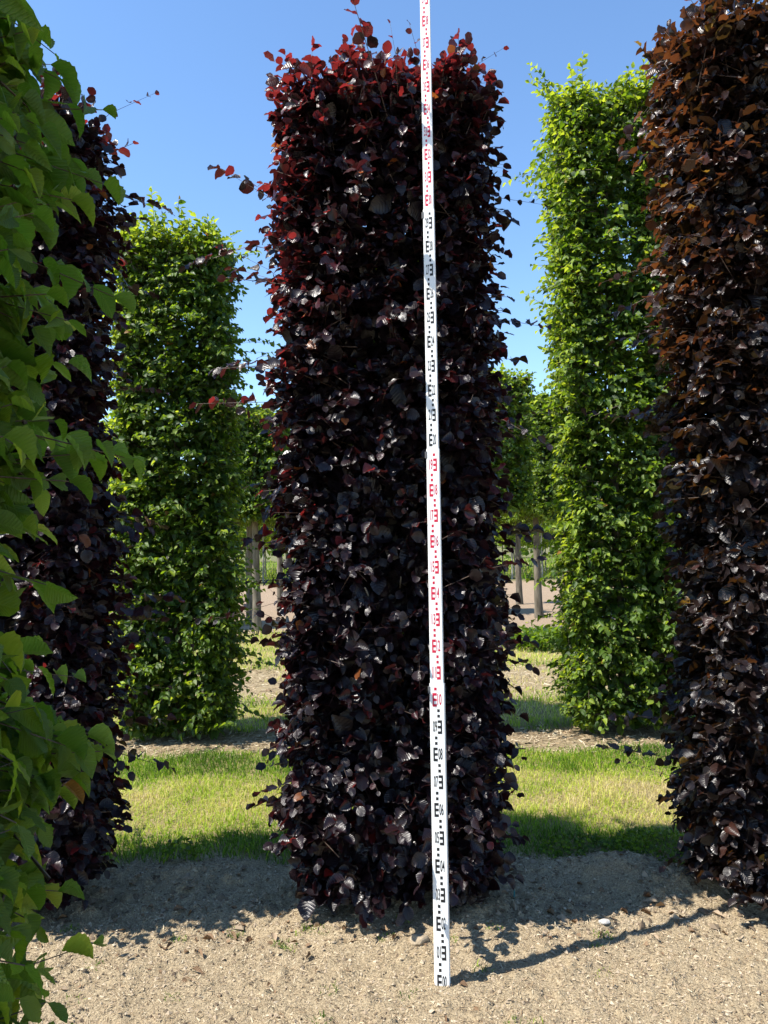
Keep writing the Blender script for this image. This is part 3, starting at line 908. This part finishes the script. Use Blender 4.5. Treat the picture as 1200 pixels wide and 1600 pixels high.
# ------------------------------------------------------------------ rows of young nursery trees
def young_tree(seed, h, stem):
    rng = np.random.default_rng(seed)
    root = tree_root('young_tree', (0, 0, 0), 'young nursery tree with a thin pale stem at the far field edge', 'tree', 'rows of young nursery trees')
    obj('trunk', trunk_mesh(rng, h * 0.9, 0.035, 0.012, M_PALEBARK, 14, 0.7, stem, sides=6, flare=1.2), root)
    k = 1500
    a, u = rng.uniform(0, 6.28, k), rng.uniform(0, 1, k)
    z = stem - 0.1 + (h - stem) * u
    rr = 0.85 * np.sqrt(np.clip(np.sin(np.clip(u * 0.92 + 0.08, 0, 1) * math.pi), 0.02, 1)) * rng.uniform(0.15, 1, k) ** 0.5
    P = np.stack([np.cos(a) * rr, np.sin(a) * rr, z], 1)
    P = P[noise3(P * 3.2, seed) > 0.36]
    k = len(P)
    L = rng.uniform(0.09, 0.16, k)
    lv = Leaves(P, rng.normal(0, 1, (k, 3)) - UPV * 0.3, UPV + rng.normal(0, 0.6, (k, 3)), L, L * 0.7, np.stack([rng.uniform(0.3, 1, k), rng.uniform(0, 0.9, k), np.zeros(k)], 1), len(TPL_FAR), rng)
    tag(obj('crown', tri_mesh('crown', *reorder(lv.mesh_arrays(TPL_FAR), M_GREEN)), root), kind='stuff')
    return root
yp = [young_tree(901, 4.0, 1.6), young_tree(902, 4.6, 1.9), young_tree(903, 3.7, 1.4)]
yu = [False] * 3
ry = np.random.default_rng(55)
for row, y in enumerate((31.0, 33.2, 35.6, 38.2, 41.0, 44.5)):
    for x in np.arange(-15, 18, 1.25 + 0.12 * row):
        k = int(ry.integers(0, 3))
        o = yp[k] if not yu[k] else copy_tree(yp[k])
        yu[k] = True
        xx, yy_ = x + ry.normal(0, 0.12), y + ry.normal(0, 0.2)
        o.location = (xx, yy_, float(ground_z(np.array([xx]), np.array([yy_]))[0]))
        o.rotation_euler = (0, 0, ry.uniform(0, 6.28))
        s = ry.uniform(0.9, 1.12)
        o.scale = (s, s, s)

# far wood that closes the view
r_ = np.random.default_rng(66)
k = 13000
x = r_.uniform(-75, 80, k)
top = 2.6 + 2.6 * fbm2(x * 0.12, x * 0, 3, 44)
z = top * r_.uniform(0, 1, k) ** 0.7
y = 66 + r_.uniform(-3, 3, k) * np.sqrt(np.clip(1 - (z / (top + 0.1)) ** 2, 0, 1))
L = r_.uniform(0.35, 0.75, k)
lv = Leaves(np.stack([x, y, z], 1), r_.normal(0, 1, (k, 3)), UPV * 0.7 + np.array([0, -0.6, 0]) + r_.normal(0, 0.5, (k, 3)), L, L * 0.7, np.stack([r_.uniform(0.2, 1, k), r_.uniform(0, 0.7, k), np.zeros(k)], 1), len(TPL_LOW), r_)
tag(obj('far_wood', tri_mesh('far_wood', *reorder(lv.mesh_arrays(TPL_LOW), M_GREEN))), 'far green wood closing the view behind the young trees', 'wood', kind='stuff')

# ------------------------------------------------------------------ small plants
def leafy_plant(name, loc, label, cat, n, rad, h, L0, mat, seed, stems=9):
    rng = np.random.default_rng(seed)
    z0 = float(ground_z(np.array([loc[0]]), np.array([loc[1]]))[0])
    root = tree_root(name, (loc[0], loc[1], z0), label, cat)
    a, q = rng.uniform(0, 6.28, n), rng.uniform(0, 1, n) ** 0.5
    z = h * np.sqrt(np.clip(1 - q ** 2 * 0.9, 0, 1)) * rng.uniform(0.25, 1, n)
    P = np.stack([np.cos(a) * q * rad, np.sin(a) * q * rad, z], 1)
    L = L0 * rng.uniform(0.7, 1.3, n)
    lv = Leaves(P, np.stack([np.cos(a), np.sin(a), rng.normal(0, 0.5, n)], 1) + rng.normal(0, 0.5, (n, 3)), UPV + rng.normal(0, 0.4, (n, 3)), L, L * 0.65, np.stack([rng.uniform(0, 1, n), rng.uniform(0, 0.3, n), np.zeros(n)], 1), len(TPL_GREEN), rng)
    tag(obj('leaves', tri_mesh('leaves', *reorder(lv.mesh_arrays(TPL_GREEN), mat)), root), kind='stuff')
    a2 = rng.uniform(0, 6.28, stems)
    q = np.linspace(0, 1, 4)
    e = rng.uniform(0.3, 0.9, stems) * rad
    p = np.stack([np.cos(a2)[:, None] * e[:, None] * q, np.sin(a2)[:, None] * e[:, None] * q, -0.02 + h * 0.8 * q[None] * rng.uniform(0.6, 1, stems)[:, None]], -1)
    v, t = tubes(p, np.broadcast_to(np.array([1, 0.8, 0.6, 0.4]) * max(0.0015, rad * 0.012), (stems, 4)), 4)
    obj('stems', tri_mesh('stems', v, t, M_TWIG), root)
    return root
leafy_plant('low_bush', (2.30, 11.40), 'low dark green bush on the yellowed grass near the sand', 'bush', 700, 0.46, 0.30, 0.09, M_GREEN, 31, 14)
leafy_plant('clover_patch', (1.40, 4.00), 'low clover patch at the shaded lawn edge behind the spoil heap', 'weed', 900, 0.26, 0.075, 0.02, M_GREEN, 32, 24)
leafy_plant('clover_patch', (0.98, 4.02), 'small clover patch at the lawn edge by the measured beech', 'weed', 500, 0.20, 0.06, 0.02, M_GREEN, 33, 20)
leafy_plant('weed', (1.58, 3.47), 'upright green weed at the foot of the bronze beech', 'weed', 46, 0.06, 0.12, 0.03, M_NEARGREEN, 34, 7)
leafy_plant('weed', (-1.08, 3.98), 'grassy weed at the foot of the left purple beech', 'weed', 60, 0.08, 0.10, 0.03, M_GREEN, 35, 7)

# ------------------------------------------------------------------ stones, plant tie
def stone(loc, s, label, seed, col):
    import bmesh
    rng = np.random.default_rng(seed)
    bm = bmesh.new()
    bmesh.ops.create_icosphere(bm, subdivisions=3, radius=1)
    for vt in bm.verts:
        q = np.array(vt.co)[None]
        k = 0.75 + 0.5 * noise3(q * 1.6 + 5, seed)[0] + 0.12 * noise3(q * 5, seed + 1)[0]
        vt.co = Vector((q[0, 0] * s[0] * k, q[0, 1] * s[1] * k, q[0, 2] * s[2] * k))
    me = bpy.data.meshes.new('stone')
    bm.to_mesh(me)
    bm.free()
    me.materials.append(rough_material('stone_' + label.split()[0], tuple(c * 0.7 for c in col), col, 60, 0.9, 0.3, dist=0.002))
    z = float(ground_z(np.array([loc[0]]), np.array([loc[1]]))[0])
    tag(obj('stone', me, None, (loc[0], loc[1], z + s[2] * 0.45)), label, 'stone')
stone((0.89, 3.27), (0.024, 0.015, 0.010), 'pale flat pebble on the sand beside the staff shadow', 3, (0.62, 0.58, 0.52))
stone((1.64, 3.55), (0.055, 0.045, 0.04), 'rounded brown stone among the spoil at the bronze beech foot', 4, (0.30, 0.23, 0.17))
stone((0.11, 3.12), (0.036, 0.028, 0.022), 'tan clod under the orange leaves at the measured beech foot', 6, (0.40, 0.32, 0.22))

tie_m = plain_material('teal_plastic', (0.02, 0.16, 0.17), 0.45)
tv = []
for i, (px, py, pz) in enumerate(((0, 0, -0.01), (0.003, 0, 0.03), (-0.002, 0.002, 0.06), (0.004, 0.001, 0.085))):
    tv.append((px, py, pz))
v, t = tubes(np.array([tv]), np.array([[0.004, 0.004, 0.0038, 0.002]]), 6)
tag(obj('plant_tie', tri_mesh('plant_tie', v, t, tie_m), None, (0.555, 3.53, float(ground_z(np.array([0.555]), np.array([3.53]))[0]))), 'short teal plastic plant tie sticking out of the shaded soil', 'plant tie')

# ------------------------------------------------------------------ the levelling staff
M_WHITE = plain_material('staff_white', (0.86, 0.87, 0.86), 0.38, 0.5)
M_BLACK = plain_material('staff_black_print', (0.016, 0.016, 0.018), 0.45, 0.4)
M_RED = plain_material('staff_red_print', (0.55, 0.012, 0.05), 0.45, 0.4)
M_CLIP = plain_material('staff_clip', (0.10, 0.10, 0.105), 0.5, 0.5)

zdir = nrm((STAFF_B - STAFF_A)[None])[0]
xdir = nrm((np.array([1.0, -0.2, 0]) - zdir * np.dot([1.0, -0.2, 0], zdir))[None])[0]
ydir = np.cross(zdir, xdir)
staff = bpy.data.objects.new('measuring_staff', None)
COL.objects.link(staff)
staff.matrix_world = Matrix(((xdir[0], ydir[0], zdir[0], STAFF_A[0]), (xdir[1], ydir[1], zdir[1], STAFF_A[1]), (xdir[2], ydir[2], zdir[2], STAFF_A[2]), (0, 0, 0, 1)))
tag(staff, 'white telescopic measuring staff with black and red decimetre marks leaning on the beech', 'measuring staff')

def box_verts(x0, x1, y0, y1, z0, z1, b=0.002):
    """box with its four upright edges chamfered"""
    ring = [(x0 + b, y0), (x1 - b, y0), (x1, y0 + b), (x1, y1 - b), (x1 - b, y1), (x0 + b, y1), (x0, y1 - b), (x0, y0 + b)]
    V = [(x, y, z) for z in (z0, z1) for x, y in ring]
    T = []
    for i in range(8):
        j = (i + 1) % 8
        T += [(i, j, 8 + j), (i, 8 + j, 8 + i)]
    for i in range(1, 7):
        T += [(0, i + 1, i), (8, 8 + i, 8 + i + 1)]
    return V, T

def rects_mesh(name, rects, mat, th=0.0005):
    V, T = [], []
    for (x0, x1, z0, z1) in rects:
        k = len(V)
        V += [(x0, -th, z0), (x1, -th, z0), (x1, -th, z1), (x0, -th, z1), (x0, 0.0002, z0), (x1, 0.0002, z0), (x1, 0.0002, z1), (x0, 0.0002, z1)]
        for q in ((0, 1, 2, 3), (4, 0, 3, 7), (1, 5, 6, 2), (3, 2, 6, 7), (4, 5, 1, 0)):
            T += [(k + q[0], k + q[1], k + q[2]), (k + q[0], k + q[2], k + q[3])]
    return tri_mesh(name, np.array(V), np.array(T), mat, shade_smooth=False)

def text_mesh(s, mat):
    cu = bpy.data.curves.new('number', 'FONT')
    cu.body = s
    cu.size = 1.0
    cu.align_x = 'LEFT'
    cu.resolution_u = 3
    cu.offset = 0.012
    cu.extrude = 0.0
    tmp = bpy.data.objects.new('number', cu)
    COL.objects.link(tmp)
    bpy.context.view_layer.update()
    me = bpy.data.meshes.new_from_object(tmp.evaluated_get(bpy.context.evaluated_depsgraph_get()))
    bpy.data.objects.remove(tmp)
    co = np.zeros(len(me.vertices) * 3)
    me.vertices.foreach_get('co', co)
    co = co.reshape(-1, 3)
    lo, hi = co.min(0), co.max(0)
    co[:, 0] = (co[:, 0] - lo[0]) / (hi[0] - lo[0])
    co[:, 1] = (co[:, 1] - lo[1]) / (hi[1] - lo[1])
    out = np.stack([co[:, 0], np.full(len(co), -0.0006), co[:, 1]], 1)
    me.vertices.foreach_set('co', out.ravel())
    me.materials.clear()
    me.materials.append(mat)
    me.update()
    return me

SEC = [(0.0, 1.085, 0.056, 0.028, 0.0), (1.075, 1.99, 0.0505, 0.023, 0.0022), (1.98, 2.985, 0.046, 0.019, 0.0042), (2.975, 4.0, 0.042, 0.015, 0.006)]
sections = []
for z0, z1, w, d, y0 in SEC:
    V, T = box_verts(-w / 2, w / 2, y0, y0 + d, z0, z1)
    sections.append(obj('staff_section', tri_mesh('staff_section', np.array(V), np.array(T), M_WHITE, shade_smooth=False), staff))
e_mesh, d_mesh = {}, {}
for i in range(40):
    zc = 0.1 * i
    si = 0 if i < 11 else 1 if i < 20 else 2 if i < 30 else 3
    w, y0 = SEC[si][2], SEC[si][4]
    red = (10 <= i < 20) or i >= 30
    mat = M_RED if red else M_BLACK
    k = w / 0.056
    odd = i % 2 == 1
    key = (si, red, odd)
    if key not in e_mesh:
        c = 0.0172 * k
        if not odd:     # E opens to the right, stands left of the middle
            xs = (-c, -0.001)
            R_ = [(xs[0], xs[0] + 0.0055 * k, 0.0, 0.05)] + [(xs[0] + 0.0055 * k, xs[1], q, q + 0.0095) for q in (0.0, 0.02025, 0.0405)]
            D = [(-0.0105 * k, -0.001, 0, 0.0105)]
        else:
            xs = (0.001, c)
            R_ = [(xs[1] - 0.0055 * k, xs[1], 0.0, 0.05)] + [(xs[0], xs[1] - 0.0055 * k, q, q + 0.0095) for q in (0.0, 0.02025, 0.0405)]
            D = [(0.0, 0.0095 * k, 0, 0.0105)]
        e_mesh[key] = rects_mesh('e_mark', R_, mat)
        d_mesh[key] = rects_mesh('centimetre_mark', D, mat)
    obj('e_mark', e_mesh[key], sections[si], (0, y0, zc))
    for q in (0.06, 0.08):
        if zc + q + 0.011 < SEC[si][1] or si == 3:
            obj('centimetre_mark', d_mesh[key], sections[si], (0, y0, zc + q))
    nm = obj('number', text_mesh('%02d' % i, mat), sections[si], (0.0015 * k if not odd else -0.0172 * k, y0, zc + 0.006))
    nm.scale = (0.0155 * k, 1, 0.042)
for z, s in ((1.07, 0), (1.975, 1), (2.97, 2)):
    w, d, y0 = SEC[s][2], SEC[s][3], SEC[s][4]
    V, T = box_verts(-w / 2 - 0.006, -w / 2 + 0.004, y0 - 0.001, y0 + d * 0.8, z - 0.022, z + 0.004, 0.0015)
    obj('lock_button', tri_mesh('lock_button', np.array(V), np.array(T), M_CLIP, shade_smooth=False), sections[s])
